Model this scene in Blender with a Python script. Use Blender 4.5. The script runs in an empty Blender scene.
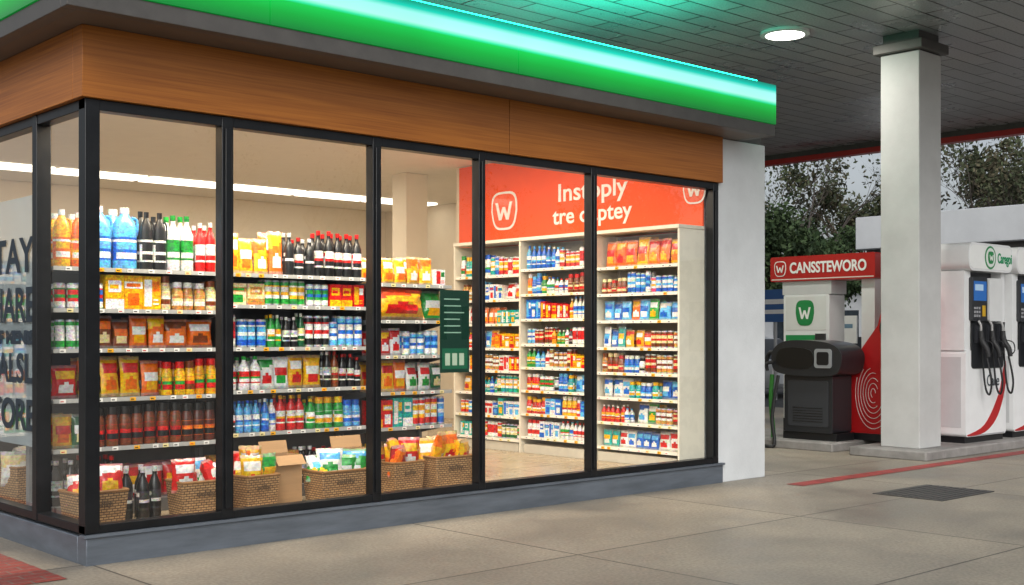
import bpy, math, random
from mathutils import Vector, Matrix
random.seed(11)
R = random.random
def U(a, b): return a + (b - a) * random.random()

scene = bpy.context.scene
coll = scene.collection

def s2l(c):
    return c / 12.92 if c <= 0.04045 else ((c + 0.055) / 1.055) ** 2.4
def H(h):
    h = h.lstrip('#')
    return tuple(s2l(int(h[i:i + 2], 16) / 255) for i in (0, 2, 4))

# ------------------------------------------------------------------ materials
def new_mat(name):
    m = bpy.data.materials.new(name)
    m.use_nodes = True
    nt = m.node_tree
    b = nt.nodes['Principled BSDF']
    return m, nt, b

def mat(name, col, rough=0.5, metal=0.0, var=0.12, scale=6.0, bump=0.0, bscale=40.0, coat=0.0, stretch=(1, 1, 1), spec=0.5):
    m, nt, b = new_mat(name)
    N, L = nt.nodes, nt.links
    tc = N.new('ShaderNodeTexCoord')
    mp = N.new('ShaderNodeMapping'); mp.inputs['Scale'].default_value = stretch
    L.new(tc.outputs['Object'], mp.inputs['Vector'])
    no = N.new('ShaderNodeTexNoise'); no.inputs['Scale'].default_value = scale
    no.inputs['Detail'].default_value = 6; no.inputs['Roughness'].default_value = 0.65
    L.new(mp.outputs[0], no.inputs['Vector'])
    cr = N.new('ShaderNodeValToRGB')
    cr.color_ramp.elements[0].position = 0.3; cr.color_ramp.elements[1].position = 0.7
    cr.color_ramp.elements[0].color = (*[c * (1 - var) for c in col], 1)
    cr.color_ramp.elements[1].color = (*[min(1, c * (1 + var)) for c in col], 1)
    L.new(no.outputs['Fac'], cr.inputs['Fac'])
    L.new(cr.outputs[0], b.inputs['Base Color'])
    mr = N.new('ShaderNodeMapRange'); mr.inputs['To Min'].default_value = max(0, rough - 0.08); mr.inputs['To Max'].default_value = min(1, rough + 0.1)
    L.new(no.outputs['Fac'], mr.inputs['Value']); L.new(mr.outputs[0], b.inputs['Roughness'])
    b.inputs['Metallic'].default_value = metal
    b.inputs['Coat Weight'].default_value = coat
    b.inputs['Specular IOR Level'].default_value = spec
    if bump > 0:
        n2 = N.new('ShaderNodeTexNoise'); n2.inputs['Scale'].default_value = bscale; n2.inputs['Detail'].default_value = 4
        L.new(mp.outputs[0], n2.inputs['Vector'])
        bp = N.new('ShaderNodeBump'); bp.inputs['Strength'].default_value = bump; bp.inputs['Distance'].default_value = 0.01
        L.new(n2.outputs['Fac'], bp.inputs['Height']); L.new(bp.outputs[0], b.inputs['Normal'])
    return m

def attr_mat(name, rough=0.4, metal=0.0, speck=0.0, coat=0.0, spec=0.5, scale=70, vor=0.0):
    m, nt, b = new_mat(name)
    N, L = nt.nodes, nt.links
    at = N.new('ShaderNodeAttribute'); at.attribute_name = 'Col'
    tc = N.new('ShaderNodeTexCoord')
    no = N.new('ShaderNodeTexNoise'); no.inputs['Scale'].default_value = scale; no.inputs['Detail'].default_value = 3
    L.new(tc.outputs['Object'], no.inputs['Vector'])
    cr = N.new('ShaderNodeValToRGB')
    cr.color_ramp.elements[0].position = 0.42; cr.color_ramp.elements[1].position = 0.56
    k = 1 - speck
    cr.color_ramp.elements[0].color = (k, k, k, 1); cr.color_ramp.elements[1].color = (1, 1, 1, 1)
    L.new(no.outputs['Fac'], cr.inputs['Fac'])
    mx = N.new('ShaderNodeMix'); mx.data_type = 'RGBA'; mx.blend_type = 'MULTIPLY'; mx.inputs['Factor'].default_value = 1
    L.new(at.outputs['Color'], mx.inputs['A']); L.new(cr.outputs[0], mx.inputs['B'])
    res = mx.outputs['Result']
    if vor > 0:   # printed artwork: small patches of other inks
        vo = N.new('ShaderNodeTexVoronoi'); vo.inputs['Scale'].default_value = 42
        mp = N.new('ShaderNodeMapping'); mp.inputs['Scale'].default_value = (1, 1, 1.8)
        L.new(tc.outputs['Object'], mp.inputs['Vector']); L.new(mp.outputs[0], vo.inputs['Vector'])
        m3 = N.new('ShaderNodeMix'); m3.data_type = 'RGBA'; m3.blend_type = 'OVERLAY'; m3.inputs['Factor'].default_value = vor
        L.new(res, m3.inputs['A']); L.new(vo.outputs['Color'], m3.inputs['B'])
        res = m3.outputs['Result']
    L.new(res, b.inputs['Base Color'])
    b.inputs['Roughness'].default_value = rough; b.inputs['Metallic'].default_value = metal
    b.inputs['Coat Weight'].default_value = coat; b.inputs['Specular IOR Level'].default_value = spec
    return m

def emis(name, col, strength):
    m, nt, b = new_mat(name)
    b.inputs['Base Color'].default_value = (*col, 1)
    b.inputs['Emission Color'].default_value = (*col, 1)
    b.inputs['Emission Strength'].default_value = strength
    return m

M_prod = attr_mat('product_packaging', 0.32, speck=0.3, coat=0.2, vor=0.4)
M_bag = attr_mat('foil_bag', 0.28, speck=0.18, coat=0.3, scale=40, vor=0.28)
M_shelf = attr_mat('shelf_metal', 0.45, speck=0.06, scale=9)
M_gen = attr_mat('painted_parts', 0.36, speck=0.035, coat=0.15, scale=5)
M_rub = attr_mat('rubber_parts', 0.6, speck=0.15, scale=20)
M_leaf = attr_mat('foliage', 0.7, speck=0.3, scale=3, spec=0.2)
M_frame = mat('black_window_frame', (0.010, 0.011, 0.013), 0.35, 0.3, var=0.3)
M_base = mat('blue_grey_kickplate', (0.145, 0.17, 0.205), 0.42, 0.4, var=0.22, scale=3, stretch=(0.6, 1, 4))
M_cream = mat('cream_wall_paint', (0.70, 0.61, 0.48), 0.7, var=0.04, scale=2, bump=0.1)
M_ceil = mat('ceiling_paint', (0.72, 0.67, 0.58), 0.8, var=0.03)
M_white = mat('white_render', (0.62, 0.645, 0.66), 0.75, var=0.08, scale=2.0, bump=0.25, bscale=60)
M_orange = mat('orange_wall', (0.88, 0.085, 0.006), 0.55, var=0.05, scale=1.5)
M_trim = mat('soffit_trim', (0.10, 0.095, 0.09), 0.45, 0.3, var=0.15)
M_soff = mat('soffit_panel', (0.12, 0.09, 0.07), 0.5, var=0.15)
M_roof = mat('roof_membrane', (0.2, 0.2, 0.2), 0.8)
M_txtw = mat('white_lettering', (0.88, 0.88, 0.86), 0.5, var=0.02)
M_txtd = mat('dark_lettering', (0.018, 0.03, 0.045), 0.5, var=0.05)
M_txtb = mat('stamped_ink', (0.12, 0.07, 0.035), 0.7, var=0.2)
M_txtg = mat('green_lettering', (0.01, 0.28, 0.11), 0.5, var=0.05)
M_lampw = emis('lamp_panel_warm', (1.0, 0.93, 0.8), 3.0)
M_lampc = emis('downlight_disc', (1.0, 0.97, 0.9), 9.0)
M_led = emis('led_tube_green', (0.01, 1.0, 0.50), 14.0)

def wood_mat():
    m, nt, b = new_mat('wood_fascia')
    N, L = nt.nodes, nt.links
    tc = N.new('ShaderNodeTexCoord')
    mp = N.new('ShaderNodeMapping'); mp.inputs['Scale'].default_value = (0.5, 0.5, 30)
    L.new(tc.outputs['Object'], mp.inputs['Vector'])
    no = N.new('ShaderNodeTexNoise'); no.inputs['Scale'].default_value = 2.2; no.inputs['Detail'].default_value = 8; no.inputs['Distortion'].default_value = 0.4
    L.new(mp.outputs[0], no.inputs['Vector'])
    cr = N.new('ShaderNodeValToRGB')
    e = cr.color_ramp.elements
    e[0].position = 0.25; e[0].color = (0.24, 0.07, 0.009, 1)
    e[1].position = 0.75; e[1].color = (0.44, 0.155, 0.022, 1)
    L.new(no.outputs['Fac'], cr.inputs['Fac']); L.new(cr.outputs[0], b.inputs['Base Color'])
    b.inputs['Roughness'].default_value = 0.42
    bp = N.new('ShaderNodeBump'); bp.inputs['Strength'].default_value = 0.1
    L.new(no.outputs['Fac'], bp.inputs['Height']); L.new(bp.outputs[0], b.inputs['Normal'])
    return m
M_wood = wood_mat()

def fascia_mat():
    m, nt, b = new_mat('backlit_fascia')
    N, L = nt.nodes, nt.links
    tc = N.new('ShaderNodeTexCoord'); sp = N.new('ShaderNodeSeparateXYZ')
    L.new(tc.outputs['Object'], sp.inputs[0])
    mr = N.new('ShaderNodeMapRange'); mr.inputs['From Min'].default_value = 3.62; mr.inputs['From Max'].default_value = 4.01
    L.new(sp.outputs['Z'], mr.inputs['Value'])
    cr = N.new('ShaderNodeValToRGB')
    e = cr.color_ramp.elements
    e[0].position = 0.0; e[0].color = (0.0, 0.14, 0.015, 1)
    e[1].position = 1.0; e[1].color = (0.0, 0.22, 0.16, 1)
    for p, c in ((0.25, (0.0, 0.32, 0.025)), (0.46, (0.0, 0.54, 0.06)), (0.50, (0.03, 0.78, 0.38)), (0.58, (0.45, 1.0, 0.9)), (0.76, (0.38, 0.98, 0.92)), (0.86, (0.0, 0.62, 0.50)), (0.94, (0.0, 0.36, 0.29))):
        x = e.new(p); x.color = (*c, 1)
    L.new(mr.outputs[0], cr.inputs['Fac'])
    no = N.new('ShaderNodeTexNoise'); no.inputs['Scale'].default_value = 0.8
    L.new(tc.outputs['Object'], no.inputs['Vector'])
    m2 = N.new('ShaderNodeMapRange'); m2.inputs['To Min'].default_value = 0.7; m2.inputs['To Max'].default_value = 1.4
    L.new(no.outputs['Fac'], m2.inputs['Value'])
    b.inputs['Base Color'].default_value = (0.0, 0.10, 0.02, 1)
    b.inputs['Roughness'].default_value = 0.3
    L.new(cr.outputs[0], b.inputs['Emission Color']); L.new(m2.outputs[0], b.inputs['Emission Strength'])
    return m
M_fascia = fascia_mat()

def glass_mat():
    m = bpy.data.materials.new('window_glass'); m.use_nodes = True
    nt = m.node_tree; N, L = nt.nodes, nt.links
    for n in list(N):
        if n.type == 'BSDF_PRINCIPLED': N.remove(n)
    out = [n for n in N if n.type == 'OUTPUT_MATERIAL'][0]
    tr = N.new('ShaderNodeBsdfTransparent'); tr.inputs['Color'].default_value = (0.95, 0.97, 0.96, 1)
    gl = N.new('ShaderNodeBsdfGlossy'); gl.inputs['Roughness'].default_value = 0.01; gl.inputs['Color'].default_value = (1, 1, 1, 1)
    lw = N.new('ShaderNodeLayerWeight'); lw.inputs['Blend'].default_value = 0.5
    pw = N.new('ShaderNodeMath'); pw.operation = 'POWER'; pw.inputs[1].default_value = 4.0
    L.new(lw.outputs['Facing'], pw.inputs[0])
    ma = N.new('ShaderNodeMath'); ma.operation = 'MULTIPLY_ADD'; ma.inputs[1].default_value = 0.85; ma.inputs[2].default_value = 0.07; ma.use_clamp = True
    L.new(pw.outputs[0], ma.inputs[0])
    mx = N.new('ShaderNodeMixShader')
    L.new(ma.outputs[0], mx.inputs['Fac']); L.new(tr.outputs[0], mx.inputs[1]); L.new(gl.outputs[0], mx.inputs[2])
    L.new(mx.outputs[0], out.inputs['Surface'])
    return m
M_glass = glass_mat()

def pane_reflection_mat():   # added pale sheet behind the side window, painting in its grey-blue reflection
    m = bpy.data.materials.new('painted_pane_reflection'); m.use_nodes = True
    nt = m.node_tree; N, L = nt.nodes, nt.links
    b = [n for n in N if n.type == 'BSDF_PRINCIPLED'][0]
    out = [n for n in N if n.type == 'OUTPUT_MATERIAL'][0]
    b.inputs['Base Color'].default_value = (0.50, 0.58, 0.62, 1); b.inputs['Roughness'].default_value = 0.6
    tr = N.new('ShaderNodeBsdfTransparent')
    mx = N.new('ShaderNodeMixShader')
    tc = N.new('ShaderNodeTexCoord'); no = N.new('ShaderNodeTexNoise'); no.inputs['Scale'].default_value = 1.4
    L.new(tc.outputs['Object'], no.inputs['Vector'])
    mr = N.new('ShaderNodeMapRange'); mr.inputs['To Min'].default_value = 0.42; mr.inputs['To Max'].default_value = 0.72
    L.new(no.outputs['Fac'], mr.inputs['Value']); L.new(mr.outputs[0], mx.inputs['Fac'])
    L.new(tr.outputs[0], mx.inputs[1]); L.new(b.outputs[0], mx.inputs[2]); L.new(mx.outputs[0], out.inputs['Surface'])
    return m
M_reflect = pane_reflection_mat()

def slab_mat(name, c1, c2, w, h, mortar, mcol, rough, stain=0.5, off=0.0, bumpd=0.3, msmooth=0.1):
    m, nt, b = new_mat(name)
    N, L = nt.nodes, nt.links
    tc = N.new('ShaderNodeTexCoord')
    br = N.new('ShaderNodeTexBrick'); br.offset = off
    br.inputs['Scale'].default_value = 1; br.inputs['Brick Width'].default_value = w; br.inputs['Row Height'].default_value = h
    br.inputs['Mortar Size'].default_value = mortar; br.inputs['Mortar Smooth'].default_value = msmooth; br.inputs['Bias'].default_value = 0
    br.inputs['Color1'].default_value = (*c1, 1); br.inputs['Color2'].default_value = (*c2, 1); br.inputs['Mortar'].default_value = (*mcol, 1)
    L.new(tc.outputs['Object'], br.inputs['Vector'])
    n1 = N.new('ShaderNodeTexNoise'); n1.inputs['Scale'].default_value = 0.55; n1.inputs['Detail'].default_value = 8; n1.inputs['Roughness'].default_value = 0.62
    n2 = N.new('ShaderNodeTexNoise'); n2.inputs['Scale'].default_value = 45; n2.inputs['Detail'].default_value = 5
    L.new(tc.outputs['Object'], n1.inputs['Vector']); L.new(tc.outputs['Object'], n2.inputs['Vector'])
    r1 = N.new('ShaderNodeValToRGB'); r1.color_ramp.elements[0].position = 0.36; r1.color_ramp.elements[1].position = 0.64
    k = 1 - stain
    r1.color_ramp.elements[0].color = (k, k, k * 1.02, 1); r1.color_ramp.elements[1].color = (1.05, 1.03, 1, 1)
    L.new(n1.outputs['Fac'], r1.inputs['Fac'])
    r2 = N.new('ShaderNodeValToRGB'); r2.color_ramp.elements[0].position = 0.3; r2.color_ramp.elements[1].position = 0.7
    r2.color_ramp.elements[0].color = (0.74, 0.74, 0.74, 1); r2.color_ramp.elements[1].color = (1.14, 1.14, 1.14, 1)
    L.new(n2.outputs['Fac'], r2.inputs['Fac'])
    a = N.new('ShaderNodeMix'); a.data_type = 'RGBA'; a.blend_type = 'MULTIPLY'; a.inputs['Factor'].default_value = 1
    L.new(br.outputs['Color'], a.inputs['A']); L.new(r1.outputs[0], a.inputs['B'])
    c = N.new('ShaderNodeMix'); c.data_type = 'RGBA'; c.blend_type = 'MULTIPLY'; c.inputs['Factor'].default_value = 1
    L.new(a.outputs['Result'], c.inputs['A']); L.new(r2.outputs[0], c.inputs['B'])
    L.new(c.outputs['Result'], b.inputs['Base Color'])
    mr = N.new('ShaderNodeMapRange'); mr.inputs['From Min'].default_value = 0.35; mr.inputs['From Max'].default_value = 0.65
    mr.inputs['To Min'].default_value = max(0.02, rough - 0.15); mr.inputs['To Max'].default_value = rough + 0.12
    L.new(n1.outputs['Fac'], mr.inputs['Value']); L.new(mr.outputs[0], b.inputs['Roughness'])
    ad = N.new('ShaderNodeMath'); ad.operation = 'MULTIPLY_ADD'; ad.inputs[1].default_value = -1.0
    L.new(br.outputs['Fac'], ad.inputs[0])
    ml = N.new('ShaderNodeMath'); ml.operation = 'MULTIPLY'; ml.inputs[1].default_value = 0.25
    L.new(n2.outputs['Fac'], ml.inputs[0]); L.new(ml.outputs[0], ad.inputs[2])
    bp = N.new('ShaderNodeBump'); bp.inputs['Strength'].default_value = bumpd; bp.inputs['Distance'].default_value = 0.006
    L.new(ad.outputs[0], bp.inputs['Height']); L.new(bp.outputs[0], b.inputs['Normal'])
    return m
M_conc = slab_mat('forecourt_concrete', (0.36, 0.32, 0.26), (0.30, 0.27, 0.225), 2.6, 1.9, 0.009, (0.09, 0.08, 0.07), 0.5, stain=0.42)
M_asph = mat('asphalt', (0.05, 0.05, 0.052), 0.75, var=0.3, scale=2, bump=0.4, bscale=120)
M_floor = slab_mat('store_floor_tile', (0.46, 0.36, 0.24), (0.42, 0.33, 0.22), 0.6, 0.6, 0.006, (0.2, 0.16, 0.11), 0.25, stain=0.1, bumpd=0.1)
M_can = slab_mat('canopy_soffit_panels', (0.40, 0.415, 0.44), (0.33, 0.345, 0.37), 1.2, 0.3, 0.012, (0.03, 0.03, 0.03), 0.35, stain=0.22, off=0.5, bumpd=0.6)
M_redtile = slab_mat('red_paving', (0.34, 0.06, 0.045), (0.28, 0.05, 0.04), 0.2, 0.1, 0.006, (0.2, 0.17, 0.15), 0.6, stain=0.3, off=0.5)
M_redpaint = mat('red_road_paint', (0.30, 0.035, 0.03), 0.55, var=0.5, scale=7)
M_kerb = mat('kerb_concrete', (0.24, 0.23, 0.22), 0.75, var=0.25, scale=4, bump=0.3)
M_col = mat('column_paint', (0.50, 0.505, 0.50), 0.55, var=0.1, scale=1.6, bump=0.1)
M_drain = mat('drain_cover', (0.06, 0.06, 0.06), 0.5, 0.4, var=0.3, scale=20)
M_redfas = mat('red_fascia', (0.45, 0.03, 0.025), 0.4)
def basket_mat():
    m, nt, b = new_mat('woven_basket')
    N, L = nt.nodes, nt.links
    tc = N.new('ShaderNodeTexCoord')
    br = N.new('ShaderNodeTexBrick'); br.inputs['Scale'].default_value = 1
    br.inputs['Brick Width'].default_value = 0.04; br.inputs['Row Height'].default_value = 0.018; br.inputs['Mortar Size'].default_value = 0.003
    br.inputs['Color1'].default_value = (0.52, 0.31, 0.14, 1); br.inputs['Color2'].default_value = (0.36, 0.20, 0.085, 1); br.inputs['Mortar'].default_value = (0.08, 0.04, 0.02, 1)
    sp = N.new('ShaderNodeSeparateXYZ'); cb = N.new('ShaderNodeCombineXYZ'); ad = N.new('ShaderNodeMath')
    L.new(tc.outputs['Object'], sp.inputs[0]); L.new(sp.outputs['X'], ad.inputs[0]); L.new(sp.outputs['Y'], ad.inputs[1])
    L.new(ad.outputs[0], cb.inputs['X']); L.new(sp.outputs['Z'], cb.inputs['Y']); L.new(cb.outputs[0], br.inputs['Vector'])
    L.new(br.outputs['Color'], b.inputs['Base Color']); b.inputs['Roughness'].default_value = 0.65
    bp = N.new('ShaderNodeBump'); bp.invert = True; bp.inputs['Strength'].default_value = 0.8; bp.inputs['Distance'].default_value = 0.004
    L.new(br.outputs['Fac'], bp.inputs['Height']); L.new(bp.outputs[0], b.inputs['Normal'])
    return m
M_basket = basket_mat()
M_card = mat('cardboard', (0.45, 0.27, 0.135), 0.8, var=0.1, scale=3, stretch=(1, 1, 14))

# ------------------------------------------------------------------ builders
def empty(name, loc=(0, 0, 0), rz=0, parent=None):
    o = bpy.data.objects.new(name, None); coll.objects.link(o)
    o.location = loc; o.rotation_euler = (0, 0, rz); o.empty_display_size = 0.2
    if parent: o.parent = parent
    return o

class MB:
    def __init__(s):
        s.v = []; s.f = []; s.c = []; s.sm = []; s.mi = []; s.M = Matrix.Identity(4); s.m = 0
    def add(s, vs, fs, cols, smooth=False):
        o = len(s.v)
        for p in vs: s.v.append(tuple(s.M @ Vector(p)))
        for i, f in enumerate(fs):
            s.f.append(tuple(o + k for k in f))
            s.c.append(cols[i] if isinstance(cols, list) else cols)
            s.sm.append(smooth); s.mi.append(s.m)
    def box(s, x0, x1, y0, y1, z0, z1, col):
        vs = [(x0, y0, z0), (x1, y0, z0), (x1, y1, z0), (x0, y1, z0), (x0, y0, z1), (x1, y0, z1), (x1, y1, z1), (x0, y1, z1)]
        s.add(vs, [(0, 3, 2, 1), (4, 5, 6, 7), (0, 1, 5, 4), (1, 2, 6, 5), (2, 3, 7, 6), (3, 0, 4, 7)], col)
    def quad(s, a, b, c, d, col): s.add([a, b, c, d], [(0, 1, 2, 3)], col)
    def prism(s, pts, y0, y1, col, side=None):
        n = len(pts)
        vs = [(p[0], y0, p[1]) for p in pts] + [(p[0], y1, p[1]) for p in pts]
        fs = [tuple(range(n)), tuple(range(2 * n - 1, n - 1, -1))]
        for i in range(n):
            j = (i + 1) % n
            fs.append((j, i, n + i, n + j))
        cols = [col, col] + [side or col] * n
        s.add(vs, fs, cols, True)
    def lathe(s, cx, cy, z, prof, n=12, sx=1, sy=1):
        vs = []; fs = []; cs = []
        for (r, h, *_) in prof:
            for k in range(n):
                a = 2 * math.pi * k / n - math.pi / 2 + math.pi / n
                vs.append((cx + r * sx * math.cos(a), cy + r * sy * math.sin(a), z + h))
        for i in range(len(prof) - 1):
            col = prof[i][2]
            for k in range(n):
                j = (k + 1) % n
                fs.append((i * n + k, i * n + j, (i + 1) * n + j, (i + 1) * n + k))
                if len(prof[i]) > 3:
                    d = min((k + 1) % n, n - (k + 1) % n)
                    cs.append(prof[i][3] if d <= n // 6 else col)
                else: cs.append(col)
        fs.append(tuple((len(prof) - 1) * n + k for k in range(n))); cs.append(prof[-1][2])
        s.add(vs, fs, cs, True)
    def tube(s, pts, r, col, n=8, smooth_path=True):
        P = [Vector(p) for p in pts]
        rr = r if isinstance(r, (list, tuple)) else [r] * len(P)
        if smooth_path and len(P) > 2:
            Q = []; rq = []
            for i in range(len(P) - 1):
                p0 = P[max(i - 1, 0)]; p1 = P[i]; p2 = P[i + 1]; p3 = P[min(i + 2, len(P) - 1)]
                for k in range(5):
                    t = k / 5
                    Q.append(0.5 * ((2 * p1) + (p2 - p0) * t + (2 * p0 - 5 * p1 + 4 * p2 - p3) * t * t + (-p0 + 3 * p1 - 3 * p2 + p3) * t ** 3))
                    rq.append(rr[i] + (rr[i + 1] - rr[i]) * t)
            Q.append(P[-1]); rq.append(rr[-1]); P = Q; rr = rq
        vs = []; fs = []
        up = Vector((0.13, 0.21, 0.97))
        for i, p in enumerate(P):
            d = (P[min(i + 1, len(P) - 1)] - P[max(i - 1, 0)])
            if d.length < 1e-6: d = Vector((0, 0, 1))
            d.normalize()
            a = d.cross(up)
            if a.length < 0.1: a = d.cross(Vector((1, 0, 0)))
            a.normalize(); b = d.cross(a)
            for k in range(n):
                t = 2 * math.pi * k / n
                vs.append(tuple(p + (a * math.cos(t) + b * math.sin(t)) * rr[i]))
        for i in range(len(P) - 1):
            for k in range(n):
                j = (k + 1) % n
                fs.append((i * n + k, (i + 1) * n + k, (i + 1) * n + j, i * n + j))
        fs.append(tuple(range(n))); fs.append(tuple((len(P) - 1) * n + k for k in range(n - 1, -1, -1)))
        s.add(vs, fs, col, True)
    def bag(s, cx, cy, z, w, h, t, c1, c2, c3, tilt=0.1, yaw=0):
        nx, nz = 10, 12
        old = s.M
        s.M = old @ Matrix.Translation((cx, cy, z)) @ Matrix.Rotation(yaw, 4, 'Z') @ Matrix.Rotation(-tilt, 4, 'X')
        st = random.choice((0, 1, 2))
        for side in (-1, 1):
            vs = []; fs = []; cs = []
            for j in range(nz + 1):
                v = j / nz
                for i in range(nx + 1):
                    u = i / nx
                    th = t / 2 * (max(0, 1 - (2 * u - 1) ** 4) ** 0.7) * (max(0, math.sin(math.pi * v)) ** 0.55)
                    ww = w * (1 - 0.09 * math.sin(math.pi * v))
                    jit = U(-1, 1) * t * 0.07 if 0 < j < nz else 0
                    vs.append(((u - 0.5) * ww, side * th + jit, v * h + (U(-.01, .01) * h if j == nz else 0)))
            for j in range(nz):
                for i in range(nx):
                    a = j * (nx + 1) + i
                    q = (a, a + 1, a + nx + 2, a + nx + 1)
                    fs.append(q if side < 0 else q[::-1])
                    v = (j + .5) / nz; u = (i + .5) / nx
                    if j == 0 or j == nz - 1: cs.append(tuple(0.5 * x + 0.2 for x in c1))
                    elif st == 0 and 0.62 < v < 0.84 and 0.12 < u < 0.88: cs.append(c3)
                    elif st == 1 and (v > .68 + .18 * (u - .5)): cs.append(c2)
                    elif st == 2 and .45 < v < .7 and .1 < u < .9: cs.append(c3)
                    elif ((u - .5) / .33) ** 2 + ((v - .30) / .17) ** 2 < 1: cs.append(c2 if st != 1 else c3)
                    else: cs.append(c1)
            s.add(vs, fs, cs, True)
        s.M = old
    def build(s, name, mats, parent=None, loc=(0, 0, 0), rz=0, bevel=0, sharp=35):
        me = bpy.data.meshes.new(name)
        me.from_pydata(s.v, [], s.f)
        ca = me.color_attributes.new('Col', 'FLOAT_COLOR', 'CORNER')
        buf = []
        for f, c in zip(s.f, s.c):
            buf.extend((c[0], c[1], c[2], 1.0) * len(f))
        ca.data.foreach_set('color', buf)
        me.polygons.foreach_set('use_smooth', s.sm)
        me.polygons.foreach_set('material_index', s.mi)
        if not isinstance(mats, (list, tuple)): mats = [mats]
        for m in mats: me.materials.append(m)
        me.set_sharp_from_angle(angle=math.radians(sharp))
        me.update()
        o = bpy.data.objects.new(name, me); coll.objects.link(o)
        o.location = loc; o.rotation_euler = (0, 0, rz)
        if parent: o.parent = parent
        if bevel:
            b = o.modifiers.new('bevel', 'BEVEL'); b.width = bevel; b.segments = 2; b.limit_method = 'ANGLE'; b.angle_limit = math.radians(50)
        return o

def box(name, x0, x1, y0, y1, z0, z1, m, parent=None, bevel=0.0):
    b = MB(); b.box(x0, x1, y0, y1, z0, z1, (0.5, 0.5, 0.5))
    return b.build(name, m, parent, bevel=bevel)

def text(name, body, height, loc, rot, m, parent=None, width=None, align='LEFT', off=0.0, ext=0.002):
    cu = bpy.data.curves.new(name, 'FONT'); cu.body = body; cu.size = height / 0.72
    cu.extrude = ext; cu.offset = off; cu.align_x = align
    cu.materials.append(m)
    o = bpy.data.objects.new(name, cu); coll.objects.link(o)
    o.location = loc; o.rotation_euler = rot
    if parent: o.parent = parent
    if width:
        bpy.context.view_layer.update()
        d = o.dimensions.x
        if d > 0.001: o.scale.x = width / d
    return o
RF = (math.pi / 2, 0, 0)                 # text facing -Y
RL = (math.pi / 2, 0, -math.pi / 2)      # text facing -X

def smooth_poly(pts, n=6):
    out = []
    m = len(pts)
    for i in range(m):
        p0, p1, p2, p3 = [Vector(pts[(i + k) % m]) for k in (-1, 0, 1, 2)]
        for k in range(n):
            t = k / n
            q = 0.5 * ((2 * p1) + (p2 - p0) * t + (2 * p0 - 5 * p1 + 4 * p2 - p3) * t * t + (-p0 + 3 * p1 - 3 * p2 + p3) * t ** 3)
            out.append((q.x, q.y))
    return out

def shield(mb, cx, cz, w, h, y, col, inner=None, wcol=(0.85, 0.85, 0.83), k_in=.88):
    pts = []
    for k in range(28):
        a = 2 * math.pi * k / 28
        c, s_ = math.cos(a), math.sin(a)
        x = math.copysign(abs(c) ** 0.55, c); z = math.copysign(abs(s_) ** 0.55, s_)
        if z < 0: x *= (1 + 0.18 * z)
        pts.append((cx + x * w / 2, cz + z * h / 2))
    mb.prism(pts, y - 0.006, y, col)
    if inner:
        p2 = [(cx + (p[0] - cx) * k_in, cz + (p[1] - cz) * k_in) for p in pts]
        mb.prism(p2, y - 0.009, y - 0.006, inner)
    zz = [(-.28, .22), (-.14, -.24), (0, .1), (.14, -.24), (.28, .22)]
    for i, (a, b) in enumerate(zip(zz[:-1], zz[1:])):
        ax, az = cx + a[0] * w, cz + a[1] * h; bx, bz = cx + b[0] * w, cz + b[1] * h
        t = w * 0.05; yy = y - 0.012 - .0006 * i
        q = [(ax - t, az), (bx - t, bz), (bx + t, bz), (ax + t, az)]
        if bz > az: q = q[::-1]
        mb.prism(q, yy, y - 0.009, wcol)

# ------------------------------------------------------------------ palettes
Wt = H('efede8'); Bk = H('121214'); Rd = H('cf1614'); Gn = H('1f9638'); Dg = H('115a30'); Bl = H('1460c4'); Lb = H('58aee6'); Ye = H('f5b008'); Or = H('ee6c08'); Br = H('7c3a12'); Tn = H('c68c42'); Cr = H('ecd8a0'); Pk = H('dc3c6a'); Si = H('b8babd'); Tq = H('14a29c')
RED = [(Rd, Wt, Ye), (Rd, Ye, Wt), (Wt, Rd, Rd)]
GRN = [(Gn, Wt, Ye), (Wt, Gn, Rd), (Dg, Cr, Wt), (Gn, Ye, Wt)]
BLU = [(Bl, Wt, Lb), (Lb, Wt, Bl), (Wt, Bl, Lb), (Tq, Wt, Ye), (Bl, Lb, Wt)]
YEL = [(Ye, Rd, Wt), (Or, Ye, Wt), (Ye, Or, Rd)]
BRN = [(Br, Cr, Rd), (Br, Rd, Cr), (Tn, Wt, Br)]
BLK = [(Bk, Wt, Rd), (Bk, Rd, Wt), (Bk, Si, Wt)]
WHT = [(Wt, Bl, Rd), (Wt, Rd, Gn), (Wt, Gn, Bl), (Wt, Si, Bk)]
ALL = RED + GRN + BLU + YEL + BRN + BLK + WHT
BRT = RED + GRN + BLU + YEL + BLU + [(Pk, Wt, Ye)]
def jc(c, k=0.14):
    q = 1 + U(-k, k)
    return tuple(min(0.85, x * q) for x in c)

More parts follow.
